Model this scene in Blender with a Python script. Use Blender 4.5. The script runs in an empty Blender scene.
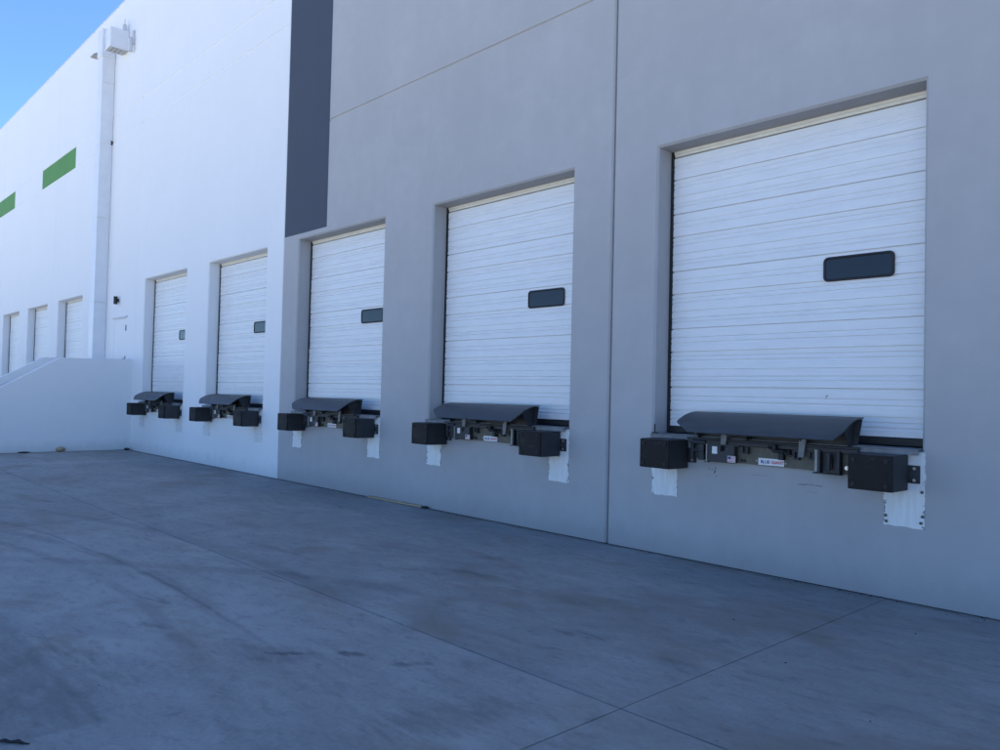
import bpy, bmesh, math, random
from mathutils import Vector, Matrix
random.seed(7)
S = bpy.context.scene
C = S.collection

# ------------------------------------------------------------------ camera
D, H, YAW, PIT, ROL, F = 6.8184, 1.5989, 0.8156, 0.0253, 0.0235, 784.7
fw = Vector((-math.sin(YAW)*math.cos(PIT), math.cos(YAW)*math.cos(PIT), math.sin(PIT)))
rt = Vector((math.cos(YAW), math.sin(YAW), 0)); up = rt.cross(fw)
r2 = rt*math.cos(ROL)+up*math.sin(ROL); u2 = -rt*math.sin(ROL)+up*math.cos(ROL)
cam = bpy.data.objects.new('camera', bpy.data.cameras.new('camera')); C.objects.link(cam)
M = Matrix((r2, u2, -fw)).transposed().to_4x4(); M.translation = (0, -D, H)
cam.matrix_world = M
cam.data.sensor_width = 36; cam.data.lens = F/1000*36
cam.data.clip_start = 0.05; cam.data.clip_end = 2000
S.camera = cam

# ------------------------------------------------------------------ world, sun, exposure
SUN_EL, SUN_AZ = math.radians(57), math.radians(8)     # azimuth from +Y (behind the building) towards +X
w = bpy.data.worlds.new('World'); S.world = w; w.use_nodes = True
nt = w.node_tree; bg = nt.nodes['Background']
sky = nt.nodes.new('ShaderNodeTexSky'); sky.sky_type = 'NISHITA'; sky.sun_disc = False
sky.sun_elevation = SUN_EL; sky.sun_rotation = SUN_AZ
sky.air_density = 1.0; sky.dust_density = 0.0; sky.ozone_density = 10.0; sky.altitude = 2200
nt.links.new(sky.outputs[0], bg.inputs[0]); bg.inputs[1].default_value = 0.102
sd = bpy.data.lights.new('sun', 'SUN'); sd.energy = 5.0; sd.angle = math.radians(0.5); sd.color = (1, .955, .885)
sun = bpy.data.objects.new('sun', sd); C.objects.link(sun)
to_sun = Vector((math.sin(SUN_AZ)*math.cos(SUN_EL), math.cos(SUN_AZ)*math.cos(SUN_EL), math.sin(SUN_EL)))
sun.rotation_euler = to_sun.to_track_quat('Z', 'Y').to_euler()
S.view_settings.view_transform = 'Standard'; S.view_settings.look = 'None'
S.view_settings.exposure = 1.66; S.view_settings.gamma = 1
S.cycles.max_bounces = 8; S.cycles.diffuse_bounces = 5

# ------------------------------------------------------------------ materials
def newmat(name):
    m = bpy.data.materials.new(name); m.use_nodes = True
    return m, m.node_tree.nodes, m.node_tree.links, m.node_tree.nodes['Principled BSDF']
def nd(N, t, **k):
    n = N.new(t)
    for a, b in k.items(): setattr(n, a, b)
    return n
def noise(N, L, vec, scale, detail=4, rough=.55, dist=0):
    n = N.new('ShaderNodeTexNoise'); n.inputs['Scale'].default_value = scale
    n.inputs['Detail'].default_value = detail; n.inputs['Roughness'].default_value = rough
    n.inputs['Distortion'].default_value = dist
    L.new(vec, n.inputs['Vector']); return n.outputs['Fac']
def ramp(N, L, x, a, b, va=0., vb=1.):
    m = N.new('ShaderNodeMapRange'); m.interpolation_type = 'SMOOTHSTEP'
    L.new(x, m.inputs[0]); m.inputs[1].default_value = a; m.inputs[2].default_value = b
    m.inputs[3].default_value = va; m.inputs[4].default_value = vb
    return m.outputs[0]
def mth(N, L, op, a, b=None, c=None):
    m = N.new('ShaderNodeMath'); m.operation = op
    for i, v in enumerate((a, b, c)):
        if v is None: continue
        if isinstance(v, (int, float)): m.inputs[i].default_value = v
        else: L.new(v, m.inputs[i])
    return m.outputs[0]
def mix(N, L, f, a, b, mode='MIX'):
    m = N.new('ShaderNodeMix'); m.data_type = 'RGBA'; m.blend_type = mode
    if isinstance(f, (int, float)): m.inputs[0].default_value = f
    else: L.new(f, m.inputs[0])
    for i, v in ((6, a), (7, b)):
        if isinstance(v, tuple): m.inputs[i].default_value = (*v, 1)
        else: L.new(v, m.inputs[i])
    return m.outputs[2]
def mapping(N, L, sc, rot=(0, 0, 0)):
    g = N.new('ShaderNodeNewGeometry'); m = N.new('ShaderNodeMapping')
    m.inputs['Scale'].default_value = sc; m.inputs['Rotation'].default_value = rot
    L.new(g.outputs['Position'], m.inputs['Vector']); return m.outputs[0]
def bump(N, L, B, h, strength, dist):
    b = N.new('ShaderNodeBump'); b.inputs['Strength'].default_value = strength; b.inputs['Distance'].default_value = dist
    L.new(h, b.inputs['Height']); L.new(b.outputs[0], B.inputs['Normal'])

def wall_paint(name, col, amt=.06):
    m, N, L, B = newmat(name)
    P = mapping(N, L, (1, 1, 1)); V = mapping(N, L, (3.5, 3.5, .35))
    big = noise(N, L, P, .55, 5, .6); st = noise(N, L, V, 1.1, 4, .5); fine = noise(N, L, P, 60, 3)
    med = noise(N, L, P, 4, 6, .65)
    f = mth(N, L, 'ADD', mth(N, L, 'MULTIPLY', big, .5), mth(N, L, 'MULTIPLY', st, .16))
    f = mth(N, L, 'ADD', f, mth(N, L, 'MULTIPLY', med, .35))
    dk = tuple(c*(1-amt*1.6) for c in col); lt = tuple(min(.92, c*(1+amt)) for c in col)
    c = mix(N, L, ramp(N, L, f, .38, .78), dk, lt)
    # splash dirt along the base of the wall, broken up by noise
    g = N.new('ShaderNodeNewGeometry'); sx = N.new('ShaderNodeSeparateXYZ'); L.new(g.outputs['Position'], sx.inputs[0])
    zz = mth(N, L, 'ADD', sx.outputs[2], mth(N, L, 'MULTIPLY', noise(N, L, mapping(N, L, (1, 1, .6)), 5, 5, .7), -.35))
    d = ramp(N, L, zz, -.17, .16, .45, 0)
    c = mix(N, L, d, c, tuple(x*.62 for x in col))
    # sparse rubs and specks
    sp = noise(N, L, mapping(N, L, (1, 1, .5)), 9, 3, .5)
    c = mix(N, L, ramp(N, L, sp, .735, .80, 0, .22), c, tuple(x*.55 for x in col))
    L.new(c, B.inputs['Base Color']); B.inputs['Roughness'].default_value = .72
    h = mth(N, L, 'ADD', mth(N, L, 'MULTIPLY', fine, .3), med)
    bump(N, L, B, h, .22, .006)
    return m
M_GREY = wall_paint('grey wall paint', (.425, .415, .41))
M_WHITE = wall_paint('white wall paint', (.79, .79, .78), .018)
M_DARK = wall_paint('charcoal blue wall paint', (.050, .060, .085))
M_GREEN = wall_paint('green wall paint', (.09, .27, .055))

def simple(name, col, rough=.5, metal=0, var=.12, scale=12, bmp=.1, spec=.5, stretch=(1, 1, 1)):
    m, N, L, B = newmat(name)
    tc = N.new('ShaderNodeTexCoord'); mp = N.new('ShaderNodeMapping'); mp.inputs['Scale'].default_value = stretch
    L.new(tc.outputs['Object'], mp.inputs['Vector'])
    f = noise(N, L, mp.outputs[0], scale, 5, .6)
    c = mix(N, L, ramp(N, L, f, .3, .7), tuple(x*(1-var) for x in col), tuple(min(.95, x*(1+var)) for x in col))
    L.new(c, B.inputs['Base Color']); B.inputs['Metallic'].default_value = metal
    L.new(ramp(N, L, f, .3, .75, rough*.85, min(1, rough*1.2)), B.inputs['Roughness'])
    B.inputs['Specular IOR Level'].default_value = spec
    if bmp: bump(N, L, B, f, bmp, .003)
    return m
M_DOOR = simple('white painted door steel', (.73, .735, .73), .42, 0, .035, 3, .05, .5, (1, 1, 6))
M_CREAM = simple('cream head seal', (.74, .72, .64), .6, 0, .05, 8)
M_BLACK = simple('black rubber seal', (.012, .012, .013), .6, 0, .3, 20)
M_RUBBER = simple('black laminated bumper rubber', (.026, .027, .029), .66, 0, .35, 9, .4)
M_FACE = simple('brown black bumper face', (.011, .009, .0085), .6, 0, .4, 7, .4, .25)
M_LIP = simple('dark grey lip steel', (.058, .061, .064), .48, .0, .18, 5, .12, .5, (1, 3, 3))
M_STEEL = simple('charcoal painted steel', (.028, .030, .034), .55, 0, .3, 14, .2)
M_OLIVE = simple('olive brown steel plate', (.115, .103, .075), .6, 0, .3, 9, .2)
M_SILL = simple('worn grey sill steel', (.17, .18, .19), .5, .2, .3, 10, .2)
M_FLANGE = simple('light grey steel edge', (.32, .31, .28), .5, 0, .2, 14)
M_ZINC = simple('zinc bolt', (.62, .62, .60), .3, .8, .1, 30)
M_LABEL = simple('white sticker', (.75, .76, .76), .4, 0, .03, 20, 0)
M_INKBLUE = simple('blue print', (.02, .04, .22), .5, 0, .05, 20, 0)
M_INKRED = simple('red print', (.45, .03, .05), .5, 0, .05, 20, 0)
M_WOOD = simple('weathered lath wood', (.40, .29, .18), .8, 0, .25, 10, .3, .3, (.3, 4, 4))
M_STONE = simple('tan rock', (.36, .28, .18), .85, 0, .3, 22, .5)
M_LENS = simple('grey lamp lens', (.34, .34, .33), .4, 0, .15, 30)
M_LGREY = simple('light grey housing', (.55, .56, .57), .5, 0, .05, 10)
M_GRIT = simple('dark grit', (.02, .02, .022), .8, 0, .3, 30, 0)
M_SEALANT = simple('grey joint sealant', (.15, .15, .155), .7, 0, .15, 20)
M_SEALW = simple('white joint sealant', (.55, .55, .55), .7, 0, .08, 20)
M_ROOF = simple('roof membrane', (.6, .6, .58), .8, 0, .08, 2)
M_WPAINT = simple('white metal paint', (.74, .75, .76), .45, 0, .03, 4, .05)
def worn(m, col, sc_, lo, hi, amt):
    N, L = m.node_tree.nodes, m.node_tree.links; B = N['Principled BSDF']
    src = B.inputs['Base Color'].links[0].from_socket
    f = noise(N, L, mapping(N, L, (1.5, 1.5, 5)), sc_, 6, .7, .3)
    L.new(mix(N, L, ramp(N, L, f, lo, hi, 0, amt), src, col), B.inputs['Base Color'])
worn(M_FACE, (.075, .058, .045), 4, .54, .72, .55); worn(M_RUBBER, (.075, .078, .085), 5, .58, .75, .4)
worn(M_LIP, (.14, .125, .11), 3.5, .62, .78, .4); worn(M_STEEL, (.10, .075, .055), 6, .60, .72, .45); worn(M_SILL, (.10, .07, .05), 6, .56, .7, .5)
worn(M_DOOR, (.52, .51, .49), .8, .66, .80, .5)
m, N, L, B = newmat('dark window pane'); M_PANE = m
B.inputs['Base Color'].default_value = (.012, .014, .018, 1); B.inputs['Roughness'].default_value = .12
B.inputs['Specular IOR Level'].default_value = .36

def plate_mat(name, base, under, edge):
    """primer plate with overspray and rust nibbled into its edges (generated coords)"""
    m, N, L, B = newmat(name)
    tc = N.new('ShaderNodeTexCoord'); sx = N.new('ShaderNodeSeparateXYZ'); L.new(tc.outputs['Generated'], sx.inputs[0])
    P = mapping(N, L, (1, 1, 1))
    n1 = noise(N, L, P, 16, 5, .65); n2 = noise(N, L, mapping(N, L, (9, 9, 1.2)), 3, 5, .6)
    ex = mth(N, L, 'ABSOLUTE', mth(N, L, 'SUBTRACT', sx.outputs[0], .5))
    e = mth(N, L, 'ADD', mth(N, L, 'MULTIPLY', mth(N, L, 'SUBTRACT', .5, ex), 1.0), mth(N, L, 'MULTIPLY', mth(N, L, 'SUBTRACT', n1, .5), .5))
    low = ramp(N, L, sx.outputs[2], .12, .62, 1, .55)
    mask = mth(N, L, 'MULTIPLY', ramp(N, L, e, .0, .035, 1, 0), low)
    c = mix(N, L, ramp(N, L, n2, .35, .7), tuple(x*.88 for x in base), base)
    c = mix(N, L, ramp(N, L, n2, .66, .74, 0, .35), c, tuple(x*.45 for x in base))
    c = mix(N, L, mask, c, edge)
    # dark scorch marks where the plate was welded
    mk = mth(N, L, 'MULTIPLY', ramp(N, L, noise(N, L, P, 24, 3, .6), .55, .62), ramp(N, L, e, .03, .09, 1, 0))
    mk = mth(N, L, 'MULTIPLY', mk, ramp(N, L, sx.outputs[2], .25, .55, 1, 0))
    c = mix(N, L, mk, c, under)
    L.new(c, B.inputs['Base Color']); B.inputs['Roughness'].default_value = .6
    bump(N, L, B, n1, .2, .003)
    return m
M_PLATE = plate_mat('white primed plate', (.80, .80, .77), (.05, .045, .035), (.36, .36, .36))
M_PLATEW = plate_mat('plate painted white', (.72, .72, .71), (.10, .09, .08), (.70, .70, .69))

def concrete(name, slabs=True):
    m, N, L, B = newmat(name)
    g = N.new('ShaderNodeNewGeometry'); sx = N.new('ShaderNodeSeparateXYZ'); L.new(g.outputs['Position'], sx.inputs[0])
    P = mapping(N, L, (1, 1, 1)); PR = mapping(N, L, (.8, 1.35, 1), (0, 0, math.radians(-38)))
    PX = mapping(N, L, (.45, 1.8, 1), (0, 0, math.radians(-40)))
    big = noise(N, L, P, .5, 6, .62, .5); med = noise(N, L, PR, 1.9, 8, .66, .5); fine = noise(N, L, P, 30, 5, .75)
    grain = noise(N, L, P, 160, 2, .7)
    str_ = noise(N, L, PX, 3.4, 7, .65, .2)
    f = mth(N, L, 'ADD', mth(N, L, 'MULTIPLY', big, .50), mth(N, L, 'MULTIPLY', med, .38))
    f = mth(N, L, 'ADD', f, mth(N, L, 'MULTIPLY', fine, .34))
    f = mth(N, L, 'ADD', f, mth(N, L, 'MULTIPLY', grain, .24))
    f = mth(N, L, 'ADD', f, mth(N, L, 'MULTIPLY', str_, .24))
    c = mix(N, L, ramp(N, L, f, .65, 1.05), (.222, .220, .214), (.385, .372, .350))
    # brownish film
    br = noise(N, L, PR, .9, 5, .6, .5)
    c = mix(N, L, ramp(N, L, br, .50, .70, 0, .62), c, (.235, .202, .165))
    # darker smudges, stretched
    sm = noise(N, L, mapping(N, L, (.9, 2.4, 1), (0, 0, math.radians(-36))), 1.5, 7, .68, .5)
    c = mix(N, L, ramp(N, L, sm, .60, .74, 0, .50), c, (.085, .085, .087))
    # swept tyre arcs
    wob = mth(N, L, 'MULTIPLY', mth(N, L, 'SUBTRACT', noise(N, L, P, .5, 3), .5), .16)
    brk = noise(N, L, mapping(N, L, (1.1, 1.1, 1)), 1.2, 5, .65)
    for cx, cy, R, wd, a in ((-6.6, -24.35, 20.0, .025, .40), (-6.6, -14.3, 9.98, .09, .30), (-6.6, -14.3, 9.62, .07, .26), (-6.9, -15.0, 9.30, .12, .12), (-6.9, -15., 11.6, .12, .22),
                             (-2.0, -9.0, 5.2, .12, .14), (-2.0, -9.0, 3.55, .10, .12), (-12.5, -11.0, 8.2, .14, .12), (-12.5, -11.0, 6.5, .12, .08), (-1., -12.5, 10.4, .12, .25)):
        dx = mth(N, L, 'SUBTRACT', sx.outputs[0], cx); dy = mth(N, L, 'SUBTRACT', sx.outputs[1], cy)
        r = mth(N, L, 'SQRT', mth(N, L, 'ADD', mth(N, L, 'MULTIPLY', dx, dx), mth(N, L, 'MULTIPLY', dy, dy)))
        e = mth(N, L, 'ABSOLUTE', mth(N, L, 'ADD', mth(N, L, 'SUBTRACT', r, R), wob))
        mk = mth(N, L, 'MULTIPLY', ramp(N, L, e, wd*.35, wd*1.1, a, 0), ramp(N, L, brk, .36, .60, .45, 1))
        mk = mth(N, L, 'MULTIPLY', mk, ramp(N, L, sx.outputs[0], -5.6, -3.9, 1, .25))
        c = mix(N, L, mk, c, (.085, .085, .088))
    scn = noise(N, L, PX, 9, 6, .7, .3)
    # one by one scuffs: x, y, length, width, angle, strength
    for x, y, l, wd, an, a in ((-4.36, -4.44, .17, .035, 48, .9), (-3.45, -2.73, .22, .10, 20, .55), (-5.3, -2.15, .4, .10, 15, .6), (-4.1, -2.15, .30, .10, 10, .45),
                               (-5.45, -4.86, .2, .06, 30, .5), (-4.12, -4.16, .13, .05, 40, .8), (-3.72, -3.95, .14, .05, 55, .6), (-6.2, -3.4, .35, .06, 15, .5),
                               (-4.35, -4.5, .5, .18, 35, .35), (-7.4, -3.0, .5, .07, 5, .4), (-3.0, -4.3, .5, .22, 75, .45), (-4.9, -5.7, .9, .5, 10, .35)):
        dx = mth(N, L, 'SUBTRACT', sx.outputs[0], x); dy = mth(N, L, 'SUBTRACT', sx.outputs[1], y)
        ca, sa = math.cos(math.radians(an)), math.sin(math.radians(an))
        uu = mth(N, L, 'DIVIDE', mth(N, L, 'ADD', mth(N, L, 'MULTIPLY', dx, ca), mth(N, L, 'MULTIPLY', dy, sa)), l)
        vv = mth(N, L, 'DIVIDE', mth(N, L, 'SUBTRACT', mth(N, L, 'MULTIPLY', dy, ca), mth(N, L, 'MULTIPLY', dx, sa)), wd)
        e = mth(N, L, 'ADD', mth(N, L, 'MULTIPLY', uu, uu), mth(N, L, 'MULTIPLY', vv, vv))
        e = mth(N, L, 'ADD', e, mth(N, L, 'MULTIPLY', mth(N, L, 'SUBTRACT', scn, .5), 5.0))
        c = mix(N, L, ramp(N, L, e, -.4, 1.3, a*.85, 0), c, (.075, .075, .078))
    # older, darker pour at the camera's side of the yard
    nx = mth(N, L, 'ADD', sx.outputs[0], mth(N, L, 'MULTIPLY', mth(N, L, 'SUBTRACT', fine, .5), .05))
    ny = mth(N, L, 'ADD', sx.outputs[1], mth(N, L, 'MULTIPLY', mth(N, L, 'SUBTRACT', fine, .5), .05))
    mk = mth(N, L, 'MULTIPLY', ramp(N, L, nx, -4.05, -4.0, 1, 0), ramp(N, L, ny, -5.60, -5.53, 1, 0))
    c = mix(N, L, mth(N, L, 'MULTIPLY', mk, .34), c, (.11, .115, .115))
    mid = noise(N, L, mapping(N, L, (.8, 1.7, 1), (0, 0, math.radians(-40))), 6.5, 8, .72, .4)
    c = mix(N, L, ramp(N, L, mid, .50, .70, 0, .42), c, (.12, .12, .12))
    c = mix(N, L, ramp(N, L, mid, .28, .46, .30, 0), c, (.40, .395, .38))
    for x, y, rx, ry, a in ((-4.3, -2.2, 1.0, .45, .75), (-3.0, -1.6, .9, .35, .65), (-2.9, -2.5, .5, .3, .5), (-4.0, -3.3, .5, .25, .5), (-6.5, -2.0, .9, .3, .45), (-2.9, -4.4, .5, .35, .4)):
        dx = mth(N, L, 'DIVIDE', mth(N, L, 'SUBTRACT', sx.outputs[0], x), rx); dy = mth(N, L, 'DIVIDE', mth(N, L, 'SUBTRACT', sx.outputs[1], y), ry)
        e = mth(N, L, 'ADD', mth(N, L, 'MULTIPLY', dx, dx), mth(N, L, 'MULTIPLY', dy, dy))
        e = mth(N, L, 'ADD', e, mth(N, L, 'MULTIPLY', mth(N, L, 'SUBTRACT', med, .5), 5.0))
        c = mix(N, L, ramp(N, L, e, -.3, 1.6, a*.55, 0), c, (.215, .180, .145))
    # grime that collects along the foot of the wall
    c = mix(N, L, ramp(N, L, mth(N, L, 'ADD', sx.outputs[1], mth(N, L, 'MULTIPLY', mth(N, L, 'SUBTRACT', mid, .5), .25)), -.16, .0, 0, .55), c, (.09, .09, .092))
    if slabs:
        oi = N.new('ShaderNodeObjectInfo')
        c = mix(N, L, 1.0, c, mix(N, L, oi.outputs['Random'], (.90, .90, .90), (1.06, 1.05, 1.04)), 'MULTIPLY')
    L.new(c, B.inputs['Base Color'])
    L.new(ramp(N, L, f, .6, 1.05, .62, .82), B.inputs['Roughness'])
    B.inputs['Specular IOR Level'].default_value = .35
    bump(N, L, B, mth(N, L, 'ADD', fine, med), .35, .004)
    return m
M_CONC = concrete('broom finished concrete')
M_CONC2 = simple('pale concrete for bounce apron and stair', (.42, .41, .39), .85, 0, .10, .8, .2)  # paled so the unseen apron bounces more sunlight; the stair shares it
M_GAP = simple('dark joint dirt', (.115, .115, .115), .9, 0, .3, 20, 0)

# ------------------------------------------------------------------ mesh helpers
def link(name, me, mats, parent=None):
    o = bpy.data.objects.new(name, me); C.objects.link(o)
    if not me.materials:
        for mm in (mats if isinstance(mats, (list, tuple)) else [mats]): me.materials.append(mm)
    if parent: o.parent = parent
    return o
def tag(o, label=None, cat=None, group=None, kind=None):
    for k, v in (('label', label), ('category', cat), ('group', group), ('kind', kind)):
        if v: o[k] = v
    return o
def empty(name, loc=(0, 0, 0)):
    o = bpy.data.objects.new(name, None); C.objects.link(o); o.location = loc; o.empty_display_size = .2; return o
class MB:
    def __init__(s): s.b = bmesh.new()
    def box(s, x0, x1, y0, y1, z0, z1, bev=0, seg=2, rot=None, mi=0):
        t = bmesh.new(); bmesh.ops.create_cube(t, size=1)
        for v in t.verts: v.co = Vector((x0+(v.co.x+.5)*(x1-x0), y0+(v.co.y+.5)*(y1-y0), z0+(v.co.z+.5)*(z1-z0)))
        if bev: bmesh.ops.bevel(t, geom=t.edges[:], offset=bev, segments=seg, profile=.6, affect='EDGES')
        if rot:
            c = Vector(((x0+x1)/2, (y0+y1)/2, (z0+z1)/2))
            bmesh.ops.rotate(t, verts=t.verts, cent=c, matrix=Matrix.Rotation(rot[0], 3, rot[1]))
        for f in t.faces: f.material_index = mi
        s.join(t); return s
    def join(s, t):
        me = bpy.data.meshes.new('t'); t.to_mesh(me); t.free(); s.b.from_mesh(me); bpy.data.meshes.remove(me)
    def cyl(s, p, q, r, n=16, r2=None, mi=0):
        p, q = Vector(p), Vector(q); t = bmesh.new()
        bmesh.ops.create_cone(t, cap_ends=True, segments=n, radius1=r, radius2=r if r2 is None else r2, depth=(q-p).length)
        R = (q-p).to_track_quat('Z', 'Y').to_matrix().to_4x4(); R.translation = (p+q)/2
        bmesh.ops.transform(t, matrix=R, verts=t.verts)
        for f in t.faces: f.material_index = mi
        s.join(t); return s
    def prism(s, pts, axis, a, b, mi=0):
        """extrude a 2D outline along an axis: axis 'x' -> pts are (y,z); 'y' -> (x,z); 'z' -> (x,y)"""
        def mk(p, t): return {'x': (t, p[0], p[1]), 'y': (p[0], t, p[1]), 'z': (p[0], p[1], t)}[axis]
        A = [s.b.verts.new(mk(p, a)) for p in pts]; Bv = [s.b.verts.new(mk(p, b)) for p in pts]
        n = len(pts); fs = [s.b.faces.new(A), s.b.faces.new(Bv[::-1])]
        for i in range(n): fs.append(s.b.faces.new((A[i], A[(i+1) % n], Bv[(i+1) % n], Bv[i])))
        for f in fs: f.material_index = mi
        return s
    def quad(s, pts, mi=0):
        f = s.b.faces.new([s.b.verts.new(p) for p in pts]); f.material_index = mi; return s
    def mesh(s, name, smooth=False):
        bmesh.ops.recalc_face_normals(s.b, faces=s.b.faces[:])
        me = bpy.data.meshes.new(name); s.b.to_mesh(me); s.b.free()
        if smooth:
            for p in me.polygons: p.use_smooth = True
        return me
    def build(s, name, mats, parent=None, smooth=False): return link(name, s.mesh(name, smooth), mats, parent)

# ------------------------------------------------------------------ ground: sheet + slabs
g = MB(); g.quad([(-700, -700, -.014), (700, -700, -.014), (700, 700, -.014), (-700, 700, -.014)])
ground = tag(g.build('ground', M_GAP), kind='structure')
g = MB(); g.quad([(-700, -700, -.004), (700, -700, -.004), (700, -14.16, -.004), (-700, -14.16, -.004)])
tag(g.build('bounce_apron', M_CONC2), kind='structure')  # out-of-view ground added pale to bounce sunlight up onto the wall
yard = empty('concrete_yard'); tag(yard, kind='structure')
XJ = [-2.52+7.56*k for k in range(-12, 4)]; YJ = [-.012, -3.54, -7.08, -10.62, -14.16]
me_slab = MB().box(-3.7765, 3.7765, -1.7655, 1.7655, -.013, 0, .003, 1).mesh('slab')
me_slab.materials.append(M_CONC)
for i in range(len(XJ)-1):
    for j in range(len(YJ)-1):
        o = bpy.data.objects.new('concrete_slab', me_slab); C.objects.link(o); o.parent = yard
        o.location = ((XJ[i]+XJ[i+1])/2, (YJ[j]+YJ[j+1])/2 - (.003 if j == 0 else 0), random.uniform(-.0008, .0008))
        if j == 0: o.scale = (1, .9935, 1)

# ------------------------------------------------------------------ warehouse
wh = empty('warehouse'); tag(wh, 'long white and grey tilt-up warehouse with recessed white loading doors and green bands', 'building')
ZT = 12.0; ZS = 1.222; ZH = 4.272; W2 = 1.328; RD = .25; CH = .022
DX = [-3.576-3.806*k for k in range(5)]                       # centres of the five dock doors
FX = [-25.26-W2-3.9*k for k in range(4)]                      # doors beyond the stair
def wall_panel(x0, x1, doors, paint, seams, sections=None, cut=None, yoff=0, e=.014, plain=None):
    """tilt-up panel: grid of cells with grooves (seams), chamfered edges and chamfered openings"""
    xs = {x0: e, x0+e: 0, x1-e: 0, x1: e}; zs = {0: 0, ZT: 0}
    for s_, wd, dp in seams:
        zs[s_-wd/2] = 0; zs[s_-wd/2+dp*.7] = dp; zs[s_+wd/2-dp*.7] = dp; zs[s_+wd/2] = 0
    ops = [(c-W2, c+W2, ZS, ZH) for c in doors] + (cut or [])
    for a, b, c_, d in ops:
        for v in (a, b): xs[v] = 0
        zs[c_] = 0; zs[d] = 0
    for v in (sections or []):
        if v[0] == 'x': xs[v[1]] = 0
        else: zs[v[1]] = 0
    X = sorted(xs); Z = sorted(zs); m = MB(); V = {}
    for i, x in enumerate(X):
        for j, z in enumerate(Z): V[i, j] = m.b.verts.new((x, yoff+max(xs[x], 0 if plain and x < plain else zs[z]), z))
    for i in range(len(X)-1):
        for j in range(len(Z)-1):
            cx, cz = (X[i]+X[i+1])/2, (Z[j]+Z[j+1])/2
            if any(a < cx < b and c_ < cz < d for a, b, c_, d in ops): continue
            f = m.b.faces.new((V[i, j], V[i+1, j], V[i+1, j+1], V[i, j+1])); f.material_index = paint(cx, cz)
    for a, b, c_, d in ops:
        k = CH; p = paint(a-.01, c_+.5); y0, y1, y2 = yoff, yoff+k, RD+.08
        if (a, b, c_, d) in (cut or []): k = .006; y1 = yoff+k; y2 = .08
        # chamfers: left, right, top, then reveals
        m.quad([(a, y0, c_), (a+k, y1, c_), (a+k, y1, d-k), (a, y0, d)], p)
        m.quad([(b, y0, c_), (b-k, y1, c_), (b-k, y1, d-k), (b, y0, d)], p)
        m.quad([(a, y0, d), (b, y0, d), (b-k, y1, d-k), (a+k, y1, d-k)], p)
        m.quad([(a+k, y1, c_), (a+k, y2, c_), (a+k, y2, d-k), (a+k, y1, d-k)], p)
        m.quad([(b-k, y1, c_), (b-k, y2, c_), (b-k, y2, d-k), (b-k, y1, d-k)], p)
        m.quad([(a+k, y1, d-k), (b-k, y1, d-k), (b-k, y2, d-k), (a+k, y2, d-k)], p)
        m.quad([(a, y0, c_), (b, y0, c_), (b, y2, c_), (a, y2, c_)], p)
    # panel edges and coping return
    for x in (x0, x1):
        m.quad([(x, yoff+e, 0), (x, .2, 0), (x, .2, ZT), (x, yoff+e, ZT)], paint(x, 1))
    m.quad([(x0, yoff, ZT), (x1, yoff, ZT), (x1, .22, ZT), (x0, .22, ZT)], paint(x0, 11))
    o = m.build('wall_panel', [M_GREY, M_WHITE, M_DARK, M_GREEN], wh)
    for p in o.data.polygons: p.use_smooth = False
    return o
GS = [(6.15, .052, .016)]; WS = [(8.94, .034, .011), (8.275, .034, .011)]
def pg(x, z): return 2 if (x < -11.565 and z > 4.35) else 0
g2 = 0.002
panels = []
P0 = [(-5.48, 2.08), (2.08, 9.64), (9.64, 17.2)]
panels.append(wall_panel(-5.48+.008, 2.08-.008, [DX[0]], lambda x, z: 0, GS, e=.022))
panels.append(wall_panel(2.08+.008, 9.64-.006, [], lambda x, z: 0, GS, e=.022))
panels.append(wall_panel(9.64+.006, 17.2, [], lambda x, z: 0, GS))
panels.append(wall_panel(-13.04+.003, -5.48-.008, [DX[1], DX[2]], pg, GS[:1], [('x', -11.565), ('x', -11.555), ('z', 4.35)], e=.022, plain=-11.56))
wp1 = wall_panel(-20.70+.002, -13.04-.003, [DX[3], DX[4]], lambda x, z: 1, WS, e=.003)
def pw(x, z):
    return 3 if (8.275 < z < 8.94 and (-30.42 < x < -26.5 or -38.3 < x < -34.42 or -46.2 < x < -42.3)) else 1
wp2 = wall_panel(-28.50+.004, -20.70-.002, [FX[0]], pw, WS, [('x', -26.5)], cut=[(-22.33, -21.33, 1.222, 3.36)], e=.003)
panels += [wp1, wp2]
panels.append(wall_panel(-36.30+.004, -28.50-.004, [FX[1], FX[2]], pw, WS, [('x', -30.42), ('x', -34.42)]))
panels.append(wall_panel(-44.10+.004, -36.30-.004, [FX[3]], pw, WS, [('x', -38.3), ('x', -42.3)]))
for k in range(5):
    panels.append(wall_panel(-44.1-7.8*(k+1)+.004, -44.1-7.8*k-.004, [], pw, WS, [('x', -46.2)] if k == 0 else []))
# joint sealant behind every panel joint
for x, mm in ((-5.48, M_SEALANT), (2.08, M_SEALANT), (9.64, M_SEALANT), (-13.04, M_SEALW), (-20.7, M_SEALW), (-28.5, M_SEALW), (-36.3, M_SEALW), (-44.1, M_SEALW), (-51.9, M_SEALW), (-59.7, M_SEALW)):
    MB().box(x-.022, x+.022, .018 if mm is M_SEALANT else .0045, .05, .002, ZT-.01).build('joint_sealant', mm, wh)
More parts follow.
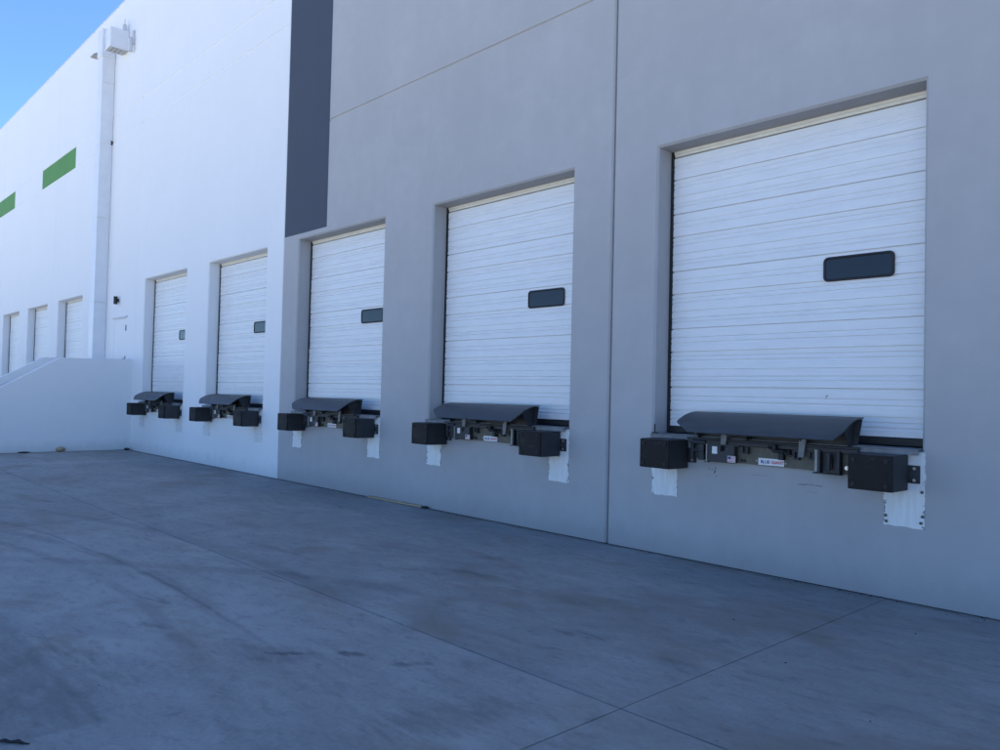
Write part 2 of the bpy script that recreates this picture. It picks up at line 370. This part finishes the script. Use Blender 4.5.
# roof, back and end walls, parapet coping
MB().box(-83.1, 17.2, .34, 44.9, 11.2, 11.32).build('roof', M_ROOF, wh)
MB().box(-83.1, 17.2, 45, 45.25, 0, ZT).build('back_wall', M_WHITE, wh)
MB().box(-83.4, -83.12, .0, 45.25, 0, ZT).build('end_wall', M_WHITE, wh)
MB().box(17.22, 17.5, .0, 45.25, 0, ZT).build('end_wall', M_GREY, wh)
MB().box(-83.1, 17.2, .225, .33, 10.9, ZT+.002).build('parapet_backing', M_WHITE, wh)
MB().box(-83.1, 17.2, -.012, .34, ZT+.004, ZT+.03, .006).build('parapet_cap', M_WPAINT, wh)

# ---- overhead doors
A = [4.183-.6145*k for k in range(5)]
def sec_profile(full=True, h=.6145):
    def rib(c, hw=.0135, dp=.0065): return [(c-hw, 0), (c-hw*.45, dp), (c+hw*.45, dp), (c+hw, 0)]
    p = [(0, .020), (.005, .020), (.008, 0)] + rib(.098) + rib(.150) + [(.236, 0), (.238, .020), (.2505, .020), (.2525, 0)] + rib(.296) + rib(.341)
    if full:
        p += rib(.429, .0065, .010) + rib(.508) + rib(.549) + [(.6055, 0), (.6095, .020), (h, .020)]
    else: p += [(h-.003, 0), (h, .012)]
    return p
def sec_mesh(full, h):
    p = sec_profile(full, h); m = MB(); y = 0
    pts = [(yy-.0, -d) for d, yy in p]
    pts = pts + [(.045, -h), (.045, 0)]
    m.prism(pts, 'x', -W2+.012, W2-.012)
    me = m.mesh('door_section'); me.materials.append(M_DOOR); return me
me_full, me_low = sec_mesh(True, .6135), sec_mesh(False, .411)
def rrect(w, h, r, n=6):
    pts = []
    for cx, cy, a0 in ((w-r, h-r, 0), (-w+r, h-r, 90), (-w+r, -h+r, 180), (w-r, -h+r, 270)):
        for i in range(n+1):
            a = math.radians(a0+90*i/n); pts.append((cx+r*math.cos(a), cy+r*math.sin(a)))
    return pts
def win_meshes():
    o_, i_ = rrect(.310, .1125, .045), rrect(.288, .0905, .032); m = MB(); n = len(o_)
    R = [[m.b.verts.new((x, y, z)) for x, z in P] for P, y in ((o_, 0), (o_, -.010), (rrect(.304, .1065, .040), -.014), (rrect(.294, .0965, .034), -.014), (i_, -.006), (i_, 0))]
    for a, b in zip(R[:-1], R[1:]):
        for i in range(n): m.b.faces.new((a[i], a[(i+1) % n], b[(i+1) % n], b[i]))
    f = m.mesh('window_frame', True); f.materials.append(M_BLACK)
    p = MB(); p.prism(i_, 'y', -.005, -.001); pm = p.mesh('window_pane'); pm.materials.append(M_PANE)
    return f, pm
me_wf, me_wp = win_meshes()
me_track = MB().box(-.016, .016, -.004, .05, ZS+.012, ZH-CH-.002).mesh('track_seal'); me_track.materials.append(M_BLACK)
me_bot = MB().box(-W2+CH+.003, W2-CH-.003, -.002, .04, 1.243, 1.311, .006, 1).mesh('bottom_seal'); me_bot.materials.append(M_BLACK)
me_head = MB().box(-W2+CH+.002, W2-CH-.002, .006, .05, 4.192, 4.2485, .004, 1).box(-W2+CH+.002, W2-CH-.002, -.006, .0055, 4.222, 4.2485).mesh('head_seal'); me_head.materials.append(M_CREAM)
def overhead_door(cx, window=True):
    d = empty('overhead_door', (cx, RD, 0)); d.parent = wh
    def add(nm, me, loc=(0, 0, 0)):
        o = bpy.data.objects.new(nm, me); C.objects.link(o); o.parent = d; o.location = loc; return o
    for k, z in enumerate(A):
        o = add('door_section', me_full if k < 4 else me_low, (random.uniform(-.002, .002), random.uniform(-.0025, .0025), z-.0005))
        o.rotation_euler.x = random.uniform(-.004, .004)
    if window: add('window_frame', me_wf, (.683, -.004, 2.8125)), add('window_pane', me_wp, (.683, -.004, 2.8125))
    for s in (-1, 1): add('track_seal', me_track, (s*(W2-CH-.018), -.008, 0))
    add('bottom_seal', me_bot); add('head_seal', me_head)
    return d
for x in DX: overhead_door(x)
for x in FX: overhead_door(x, False)
# scratch on the nearest door
sc_ = MB(); sc_.box(-3.172, -3.148, RD-.0075, RD-.0045, 1.655, 1.660, rot=(math.radians(-50), 'Y')); sc_.box(-3.170, -3.160, RD-.0075, RD-.0045, 1.635, 1.640)
sc_.build('scratch_mark', M_STEEL, wh)
# ---- personnel door beside the first dock beyond the stair
ed = empty('entry_door', (-21.83, 0, 0)); ed.parent = wh
MB().box(-.473, .473, .009, .06, 1.232, 3.333, .002, 1).build('door_leaf', M_WHITE, ed)
MB().prism([(.493, 1.23), (.493, 3.353), (-.493, 3.353), (-.493, 1.23), (-.475, 1.23), (-.475, 3.335), (.475, 3.335), (.475, 1.23)], 'y', .0075, .075).build('door_frame', M_WHITE, ed)
MB().box(-.54, .54, -.035, -.001, 3.372, 3.412, .004, 1).build('drip_cap', M_LGREY, ed)
hd = MB(); hd.cyl((.43, .022, 2.30), (.43, -.03, 2.30), .012); hd.cyl((.43, -.03, 2.30), (.33, -.03, 2.30), .010); hd.box(.405, .455, .002, .0088, 2.22, 2.38)
hd.build('handle', M_STEEL, ed)
MB().box(.395, .455, .002, .0088, 3.03, 3.18).build('door_plate', M_STEEL, ed)

# ---- embedded weld plates below the bumpers
def plates(cx, white):
    for a, b, z0, z1 in ((-1.312, -1.000, .605, 1.19), (1.018, 1.334, .600, 1.214)):
        n = 9; pts = []
        for i in range(n+1): pts.append((a+random.uniform(-.008, .006), z1+(z0-z1)*i/n))
        for i in range(1, 7): pts.append((a+(b-a)*i/7, z0+random.uniform(-.006, .006)))
        for i in range(n+1): pts.append((b+random.uniform(-.006, .008), z0+(z1-z0)*i/n))
        o = MB().prism([(cx+p[0], p[1]) for p in pts], 'y', -.0045, .002).build('weld_plate', M_PLATEW if white else M_PLATE, wh)
for k, x in enumerate(DX): plates(x, k > 2)
# weld tabs on the nearest right plate
x = DX[0]
for px, z0, z1 in ((1.040, .62, .645), (1.034, .668, .69), (1.306, .635, .66), (1.318, .69, .71), (1.312, .885, .905)):
    MB().cyl((x+px, -.012, (z0+z1)/2), (x+px, -.004, (z0+z1)/2), .013, 7).build('weld_tab', M_OLIVE, wh)

# ---- drilled marks and rubbed spots in the wall under the levelers
def scuff(pts, name='scuff_mark'):
    m = MB()
    for x, z, l, h in pts: m.box(x-l/2, x+l/2, -.0022, .0005, z-h/2, z+h/2, rot=(random.uniform(-.3, .3), 'Y'))
    m.build(name, M_SEALANT, wh)
for k in range(9): scuff([(-4.15+random.uniform(-.06, .06), .90+random.uniform(-.05, .04), random.uniform(.006, .018), random.uniform(.005, .014))])
def streak(x0, z0, l, amp, h):
    n = 12; top = [(x0+l*i/n, z0+amp*random.uniform(-1, 1)+h*random.uniform(.2, 1)) for i in range(n+1)]
    MB().prism(top+[(p[0], p[1]-h*random.uniform(.4, 1.2)) for p in top[::-1]], 'y', -.0018, .0004).build('scuff_mark', M_SEALANT, wh)
streak(-3.75, .905, .15, .003, .003); streak(-3.30, .862, .22, .004, .007); streak(-3.22, .80, .10, .003, .003)

# ------------------------------------------------------------------ dock bumpers
def bumper_master():
    r = empty('dock_bumper')
    m = MB().box(-.175, .175, -.338, -.020, -.145, .145, .012, 2)
    m.build('rubber_block', M_RUBBER, r)
    f = MB().box(-.172, .172, -.358, -.3385, -.141, .141, .008, 2)
    f.build('face_plate', M_FACE, r)
    for sx in (-1, 1):
        for sz in (-1, 1):
            b = MB().cyl((sx*.128, -.364, sz*.098), (sx*.128, -.3585, sz*.098), .017, 14)
            b.cyl((sx*.128, -.369, sz*.098), (sx*.128, -.3642, sz*.098), .010, 6)
            b.build('bolt', M_BLACK, r)
    fl = MB().box(-.20, .262, -.018, -.006, -.085, .060, .003, 1)
    for k in range(4): pass
    fl = fl.build('flange', M_STEEL, r)
    for z in (-.058, .035):
        MB().cyl((.222, -.030, z), (.222, -.019, z), .013, 8).build('anchor_bolt', M_ZINC, r)
    return r
def copy_tree(o, parent=None):
    c = o.copy(); C.objects.link(c)
    if parent: c.parent = parent
    for ch in list(o.children): copy_tree(ch, c)
    return c
spots = ['nearest door', 'second door from right', 'third door from right', 'white wall door nearest charcoal stripe', 'door nearest stair wall']
bm = bumper_master(); first = True
for k, x in enumerate(DX):
    for s, side in ((-1, 'left'), (1, 'right')):
        o = bm if first else copy_tree(bm); first = False
        o.location = (x+s*1.037, 0, 1.047 if s > 0 else 1.054)
        tag(o, 'black bumper block at %s end of the leveler, %s' % (side, spots[k]), 'dock bumper', 'black bumpers either side of the dock levelers')
for o in list(bm.children): pass

# ------------------------------------------------------------------ dock levelers
def text_mesh(txt, size, loc, mat, parent, name='lettering'):
    cu = bpy.data.curves.new('t', 'FONT'); cu.body = txt; cu.size = size; cu.extrude = .0004; cu.align_x = 'LEFT'; cu.offset = .0012
    to = bpy.data.objects.new('t', cu); C.objects.link(to)
    dg = bpy.context.evaluated_depsgraph_get(); dg.update()
    me = bpy.data.meshes.new_from_object(to.evaluated_get(dg)); bpy.data.objects.remove(to)
    me.transform(Matrix.Rotation(math.radians(90), 4, 'X'))
    me.materials.clear(); o = link(name, me, mat, parent); o.location = loc; return o
def leveler_master():
    r = empty('dock_leveler')
    # sill plate over the dock edge
    MB().box(-1.30, 1.30, -.062, .238, ZS+.004, ZS+.016, .003, 1).build('sill_plate', M_SILL, r)
    MB().box(-1.295, 1.295, -.060, -.052, ZS-.030, ZS+.0035).build('sill_lip', M_SILL, r)
    # face plate bolted to the wall
    MB().prism([(-.82, 1.03), (-.60, 1.010), (.32, .999), (.86, .985), (.86, 1.188), (-.82, 1.188)], 'y', -.042, -.004).build('face_plate', M_OLIVE, r)
    # hinge rail below the lip
    MB().box(-.80, .84, -.085, -.043, 1.168, 1.226, .004, 1).build('hinge_rail', M_STEEL, r)
    MB().cyl((-.83, -.088, 1.216), (.85, -.088, 1.216), .013, 10).build('hinge_tube', M_STEEL, r)
    # ramp plate standing against the door opening
    MB().prism([(-.80, 1.240), (.80, 1.240), (.838, 1.464), (-.838, 1.464)], 'y', -.012, .0).build('ramp_plate', M_STEEL, r)
    # curved lip
    n = 20; P0, P1, P2 = (.004, 1.482), (-.235, 1.478), (-.400, 1.292); m = MB(); rows = []
    for i in range(n+1):
        t = i/n; y = (1-t)**2*P0[0]+2*t*(1-t)*P1[0]+t*t*P2[0]; z = (1-t)**2*P0[1]+2*t*(1-t)*P1[1]+t*t*P2[1]
        ty = 2*(1-t)*(P1[0]-P0[0])+2*t*(P2[0]-P1[0]); tz = 2*(1-t)*(P1[1]-P0[1])+2*t*(P2[1]-P1[1]); l = math.hypot(ty, tz)
        xl = -.778-.042*min(1, t/.72); xr = .845-.035*t
        if t > .72: xl += .19*((t-.72)/.28)**1.1; xr -= .05*((t-.72)/.28)**1.6
        ny, nz = tz/l, -ty/l; th = .013
        rows.append([m.b.verts.new(v) for v in ((xl, y, z), (xr, y, z), (xr, y-ny*th, z-nz*th), (xl, y-ny*th, z-nz*th))])
    for a, b in zip(rows[:-1], rows[1:]):
        for i in range(4): m.b.faces.new((a[i], a[(i+1) % 4], b[(i+1) % 4], b[i]))
    m.b.faces.new(rows[0]); m.b.faces.new(rows[-1][::-1])
    lip = m.build('lip', M_LIP, r)
    # gussets and lip lugs
    for x in (-.70, -.18, .345, .76):
        MB().prism([(-.02, 1.235), (-.02, 1.45), (-.13, 1.438), (-.22, 1.39), (-.09, 1.225)], 'x', x-.006, x+.006).build('gusset', M_STEEL, r)
    for x in (-.42, .355):
        MB().prism([(x-.022, 1.285), (x+.040, 1.285), (x+.020, 1.112), (x-.030, 1.108)], 'y', -.112, -.092).build('hanger_bar', M_SILL, r)
    # side hinge stack at the left
    b = MB().box(-.790, -.755, -.10, -.043, 1.02, 1.222, .004, 1).box(-.700, -.640, -.10, -.043, 1.012, 1.20, .004, 1)
    b.cyl((-.79, -.085, 1.18), (-.62, -.085, 1.18), .022, 12); b.cyl((-.76, -.085, 1.10), (-.64, -.085, 1.10), .018, 12)
    b.box(-.750, -.705, -.075, -.043, 1.03, 1.15, .003, 1)
    b.build('hinge_stack', M_STEEL, r)
    # left black box with grey flange edge
    bl = MB().box(-.585, -.300, -.112, -.043, 1.003, 1.172, .005, 1).box(-.60, -.25, -.118, -.113, 1.165, 1.176).box(-.625, -.595, -.10, -.043, .992, 1.006)
    bl = bl.build('control_box', M_STEEL, r)
    MB().box(-.600, -.587, -.120, -.043, 1.000, 1.172).build('box_flange', M_FLANGE, r)
    MB().box(-.537, -.481, -.1145, -.1125, 1.082, 1.152).build('rating_plate', M_LABEL, r)
    # right black channel
    b = MB().box(.500, .522, -.11, -.043, .990, 1.186, .003, 1).box(.670, .692, -.11, -.043, .990, 1.186, .003, 1).box(.524, .668, -.060, -.043, .995, 1.186)
    b.cyl((.596, -.10, 1.07), (.596, -.10, 1.16), .020, 12); b.cyl((.596, -.10, 1.01), (.596, -.10, 1.07), .012, 12); b.box(.46, .70, -.118, -.043, .980, .9895)
    b.box(.575, .617, -.085, -.061, 1.03, 1.13)
    b.build('spring_channel', M_STEEL, r)
    MB().box(.474, .4985, -.11, -.043, .998, 1.186).build('channel_flange', M_FLANGE, r)
    # square bracket, hooks and U lugs
    for x0, x1, z0, z1 in ((-.240, -.178, 1.098, 1.165), (.268, .318, 1.082, 1.152), (.408, .458, 1.090, 1.158)):
        b = MB().box(x0, x0+.014, -.085, -.043, z0, z1).box(x1-.014, x1, -.085, -.043, z0, z1).box(x0+.015, x1-.015, -.085, -.043, z0, z0+.014)
        b.box(x0+.015, x1-.015, -.062, -.043, z0+.016, z1)
        b.build('lug', M_STEEL, r)
    b = MB().box(.088, .120, -.13, -.043, 1.135, 1.21, .004, 1).box(.130, .178, -.10, -.043, 1.070, 1.165, .004, 1)
    b.cyl((.10, -.12, 1.150), (.20, -.12, 1.150), .017, 12); b.cyl((.09, -.10, 1.15), (.05, -.13, 1.19), .012, 10); b.box(.182, .235, -.09, -.043, 1.12, 1.165, .003, 1)
    b.build('latch_hook', M_BLACK, r)
    # sagging safety chain
    ch = MB(); pts = [(.20+i*.012, -.115, 1.155-.05*math.sin(math.pi*i/8)) for i in range(9)]
    for i in range(8): ch.cyl(pts[i], pts[i+1], .0045, 6)
    ch.build('chain', M_STEEL, r)
    # printed label
    lb = MB().box(-.088, .162, -.046, -.0435, 1.008, 1.071).build('label', M_LABEL, r)
    text_mesh('BLUE', .040, (-.066, -.0466, 1.025), M_INKBLUE, lb)
    text_mesh('GIANT', .040, (.038, -.0466, 1.025), M_INKRED, lb)
    MB().cyl((-.103, -.05, 1.043), (-.103, -.043, 1.043), .010, 8).build('rivet', M_FLANGE, r)
    MB().cyl((.180, -.05, 1.037), (.180, -.043, 1.037), .010, 8).build('rivet', M_FLANGE, r)
    # small flag sticker on the box corner
    fs = MB()
    for i in range(7):
        z = 1.017+i*.0072; fs.box(-.363, -.289, -.1190, -.1185, z, z+.0066, mi=1 if i % 2 == 0 else 0)
    fs.box(-.363, -.331, -.1196, -.1191, 1.042, 1.0672, mi=2)
    fs.box(-.367, -.285, -.1184, -.1130, 1.012, 1.0715, mi=0)
    fs.build('flag_sticker', [M_LABEL, M_INKRED, M_INKBLUE], r)
    b = MB(); b.cyl((-.255, -.052, 1.035), (-.255, -.043, 1.035), .012, 10); b.cyl((-.225, -.052, 1.033), (-.225, -.043, 1.033), .012, 10); b.build('stud', M_BLACK, r)
    for x, z in ((-.624, 1.050), (.730, 1.043)):
        b = MB().cyl((x, -.058, z), (x, -.043, z), .019, 6).cyl((x, -.068, z), (x, -.0585, z), .010, 10); b.build('bolt', M_ZINC, r)
    return r
lm = leveler_master()
LL = ['dark steel edge-of-dock leveler with readable white label, nearest of all, under the large right door',
      'dark curved-lip dock leveler under the second door from the right, grey wall',
      'dark curved-lip dock leveler under the third door from the right, beside the white wall',
      'dark curved-lip dock leveler in the white wall, nearer of its two',
      'dark curved-lip dock leveler in the white wall, next to the stair wall']
levs = [lm]+[copy_tree(lm) for _ in DX[1:]]
for k, (o, x) in enumerate(zip(levs, DX)):
    o.location = (x, 0, 0); o.name = 'dock_leveler' if k == 0 else o.name
    tag(o, LL[k], 'dock leveler', 'dock levelers below the loading doors')
ar = MB().cyl((-1.256, -.045, 1.24), (-1.256, -.045, 1.335), .008, 8).box(-1.285, -1.225, -.058, -.015, 1.239, 1.252, .003, 1)
ar.build('anchor_rod', M_STEEL, levs[0])

# ------------------------------------------------------------------ stair walls, landing, handrail
def guard_wall(x0, x1, pts, name, label, mat):
    m = MB(); m.prism(pts, 'x', x0, x1)
    bmesh.ops.bevel(m.b, geom=[e for e in m.b.edges], offset=.012, segments=2, affect='EDGES')
    return tag(m.build(name, mat), label, 'stair wall')
gy = -6.2
prof = [(.012, 0.003), (.012, 2.283), (-1.64, 2.240), (-2.855, 1.499), (-4.55, .46), (-5.2, .44), (-5.2, .003)]
guard_wall(-20.98, -20.78, prof, 'guard_wall', 'white solid stair guard wall, level then sloping down, standing on the yard', M_WHITE)
prof2 = [(.012, 0.003), (.012, 2.310), (-1.58, 2.290), (-2.50, 1.742), (-4.55, .52), (-5.2, .50), (-5.2, .003)]
guard_wall(-22.80, -22.60, prof2, 'guard_wall', 'white farther stair wall seen just above the nearer sloping one', M_WHITE)
stairs = MB().box(-22.595, -20.985, -1.60, -.004, .003, 1.21)
for k in range(6):
    stairs.box(-22.595, -20.985, -1.602-.29*(k+1)+.001, -1.602-.29*k, .003, 1.21-.173*(k+1))
tag(stairs.build('entry_stair', M_CONC2), 'plain concrete stair and landing between the two white guard walls', 'stair')
hr = MB(); hp = [(-22.52, -.10, 2.05), (-22.52, -1.55, 2.03), (-22.52, -2.53, 1.535), (-22.52, -4.6, .46)]
for a, b in zip(hp[:-1], hp[1:]): hr.cyl(a, b, .019, 10)
hrr = empty('handrail'); tag(hrr, 'thin grey handrail fixed to the farther stair wall', 'handrail')
hr.build('rail', M_LGREY, hrr)
for y, z in ((-.4, 2.04), (-1.3, 2.03), (-2.4, 1.60), (-3.4, 1.08)):
    MB().cyl((-22.52, y, z-.012), (-22.596, y, z-.05), .008, 8).build('bracket', M_LGREY, hrr)

# ------------------------------------------------------------------ downspout, roof fittings, lamps
ds = empty('downspout', (-23.19, 0, 0)); tag(ds, 'tall square white downspout running down the white wall from roof height', 'downspout')
MB().box(-.19, .19, -.33, -.004, 1.25, 10.62, .012, 2).build('pipe', M_WPAINT, ds)
MB().box(-.215, .215, -.36, -.004, 10.60, 11.35, .02, 2).build('conductor_head', M_WPAINT, ds)
for z in (3.9, 6.2, 8.25, 9.9):
    MB().box(-.196, .225, -.334, -.002, z-.022, z+.022, .004, 1).build('strap', M_WPAINT, ds)
MB().box(.19, .225, -.05, -.004, 8.21, 8.31).build('strap_bolt', M_STEEL, ds)

wl = empty('wall_light', (-22.12, 0, 10.5)); tag(wl, 'white box wall light with grey underside high on the downspout, below the roof edge', 'wall light')
MB().box(-.20, .20, -.47, -.004, .02, .52, .015, 2).build('housing', M_WPAINT, wl)
MB().box(-.205, .205, -.475, -.03, -.012, .018, .004, 1).build('lens_frame', M_WPAINT, wl)
MB().box(-.190, .190, -.455, -.05, -.0165, -.0125).build('lens', M_LENS, wl)
for k in range(4): MB().box(-.18, .18, -.43+.10*k, -.41+.10*k, -.030, -.017).build('louvre', M_LGREY, wl)
MB().box(.08, .16, -.14, -.06, .525, .70).cyl((.12, -.10, .70), (.12, -.10, .85), .012, 8).build('photocell', M_LGREY, wl)
fl = empty('floodlight', (-24.22, -.01, 10.97)); tag(fl, 'small grey wedge floodlight left of the downspout head', 'floodlight')
MB().prism([(.0, 0.0), (.0, .20), (-.26, .03), (-.26, .0)], 'x', -.14, .14).build('lamp_head', M_FLANGE, fl)
MB().box(-.04, .04, -.04, .004, .205, .62).build('bracket', M_LGREY, fl)
cm = empty('security_camera', (-21.50, 0, 10.35)); tag(cm, 'small grey cylinder camera on the white wall right of the high wall light', 'camera')
MB().cyl((0, -.10, -.02), (0, -.10, .30), .055, 16).cyl((0, -.10, .30), (0, -.10, .36), .055, 16, .02).build('camera_body', M_LGREY, cm)
MB().box(-.03, .03, -.06, -.004, .18, .55, .006, 1).build('bracket', M_LGREY, cm)
sc = empty('wall_sconce', (-22.0, 0, 3.855)); tag(sc, 'small black cylinder sconce on the white wall above the entry door', 'wall lamp')
MB().cyl((0, -.085, -.10), (0, -.085, .10), .05, 20).build('shade', M_BLACK, sc)
MB().box(-.03, .03, -.034, -.004, -.04, .04, .005, 1).build('mount', M_BLACK, sc)
MB().cyl((0, -.09, -.112), (0, -.09, -.1005), .04, 16).build('lens', M_LENS, sc)

# ------------------------------------------------------------------ litter on the yard
wd = MB().box(-10.02, -8.72, -.075, -.022, .002, .026, .003, 1, rot=(math.radians(.5), 'Z'))
tag(wd.build('wood_strip', M_WOOD), 'thin brown wooden lath lying along the foot of the grey wall', 'wood strip')
st = MB().box(-8.69, -8.60, -.085, -.022, .002, .030, .009, 1, rot=(math.radians(14), 'Z'))
tag(st.build('rubber_scrap', M_GRIT), 'small black scrap beside the end of the wooden lath', 'scrap')
def rock(name, loc, r, sc3, mat, label, cat, seed):
    random.seed(seed); b = bmesh.new(); bmesh.ops.create_icosphere(b, subdivisions=2, radius=r)
    for v in b.verts:
        v.co *= random.uniform(.85, 1.12); v.co.x *= sc3[0]; v.co.y *= sc3[1]; v.co.z *= sc3[2]
    me = bpy.data.meshes.new(name); b.to_mesh(me); b.free(); o = link(name, me, mat)
    lo = min(v.co.z for v in me.vertices); o.location = (loc[0], loc[1], -lo+.001); return tag(o, label, cat)
rock('rock', (-20.66, -1.60), .075, (.9, 1.5, .9), M_STONE, 'tan fist-sized rock at the foot of the white guard wall', 'rock', 3)
rock('debris_clump', (-20.66, -2.35), .06, (.8, 2.2, .3), M_GRIT, 'flat dark clump against the guard wall, left of the tan rock', 'debris', 5)
rock('debris_clump', (-20.62, -.12), .06, (1.6, 1.1, .5), M_GRIT, 'small dark clump in the corner where guard wall meets warehouse', 'debris', 6)
random.seed(11)
gr = MB(); pts = [(-4.52, -5.45), (-6.8, -1.6), (-5.6, -3.1), (-2.3, -2.2), (-3.0, -1.6), (-1.6, -2.7), (-2.0, -.9), (-4.0, -.8), (-12.5, -.12), (-13.4, -.1), (-7.6, -.25)]
pts += [(random.uniform(-14, -1), random.uniform(-6.5, -.05)) for _ in range(16)]+[(random.uniform(-20, -1), -.012-abs(random.gauss(0, .06))) for _ in range(190)]
for x, y in pts:
    t = bmesh.new(); r = random.uniform(.0025, .0055); bmesh.ops.create_icosphere(t, subdivisions=1, radius=r)
    for v in t.verts: v.co = Vector((v.co.x*random.uniform(.8, 1.9)+x, v.co.y*random.uniform(.8, 1.6)+y, v.co.z*.7+r*.6))
    gr.join(t)
tag(gr.build('grit', M_GRIT), 'loose dark grit and crumbs scattered on the concrete yard', 'grit', kind='stuff')
tw = MB(); p = [(-4.09, -5.995, .004), (-4.06, -5.972, .010), (-4.035, -5.957, .007), (-4.01, -5.93, .011), (-3.985, -5.915, .006), (-3.97, -5.895, .003)]
for a, b in zip(p[:-1], p[1:]): tw.cyl((a[0], a[1], a[2]), (b[0], b[1], b[2]), a[2]*.8, 7, b[2]*.8)
tag(tw.build('twig', M_GRIT), 'short dark twig on the concrete at the lower left corner', 'twig')
bpy.context.view_layer.update()
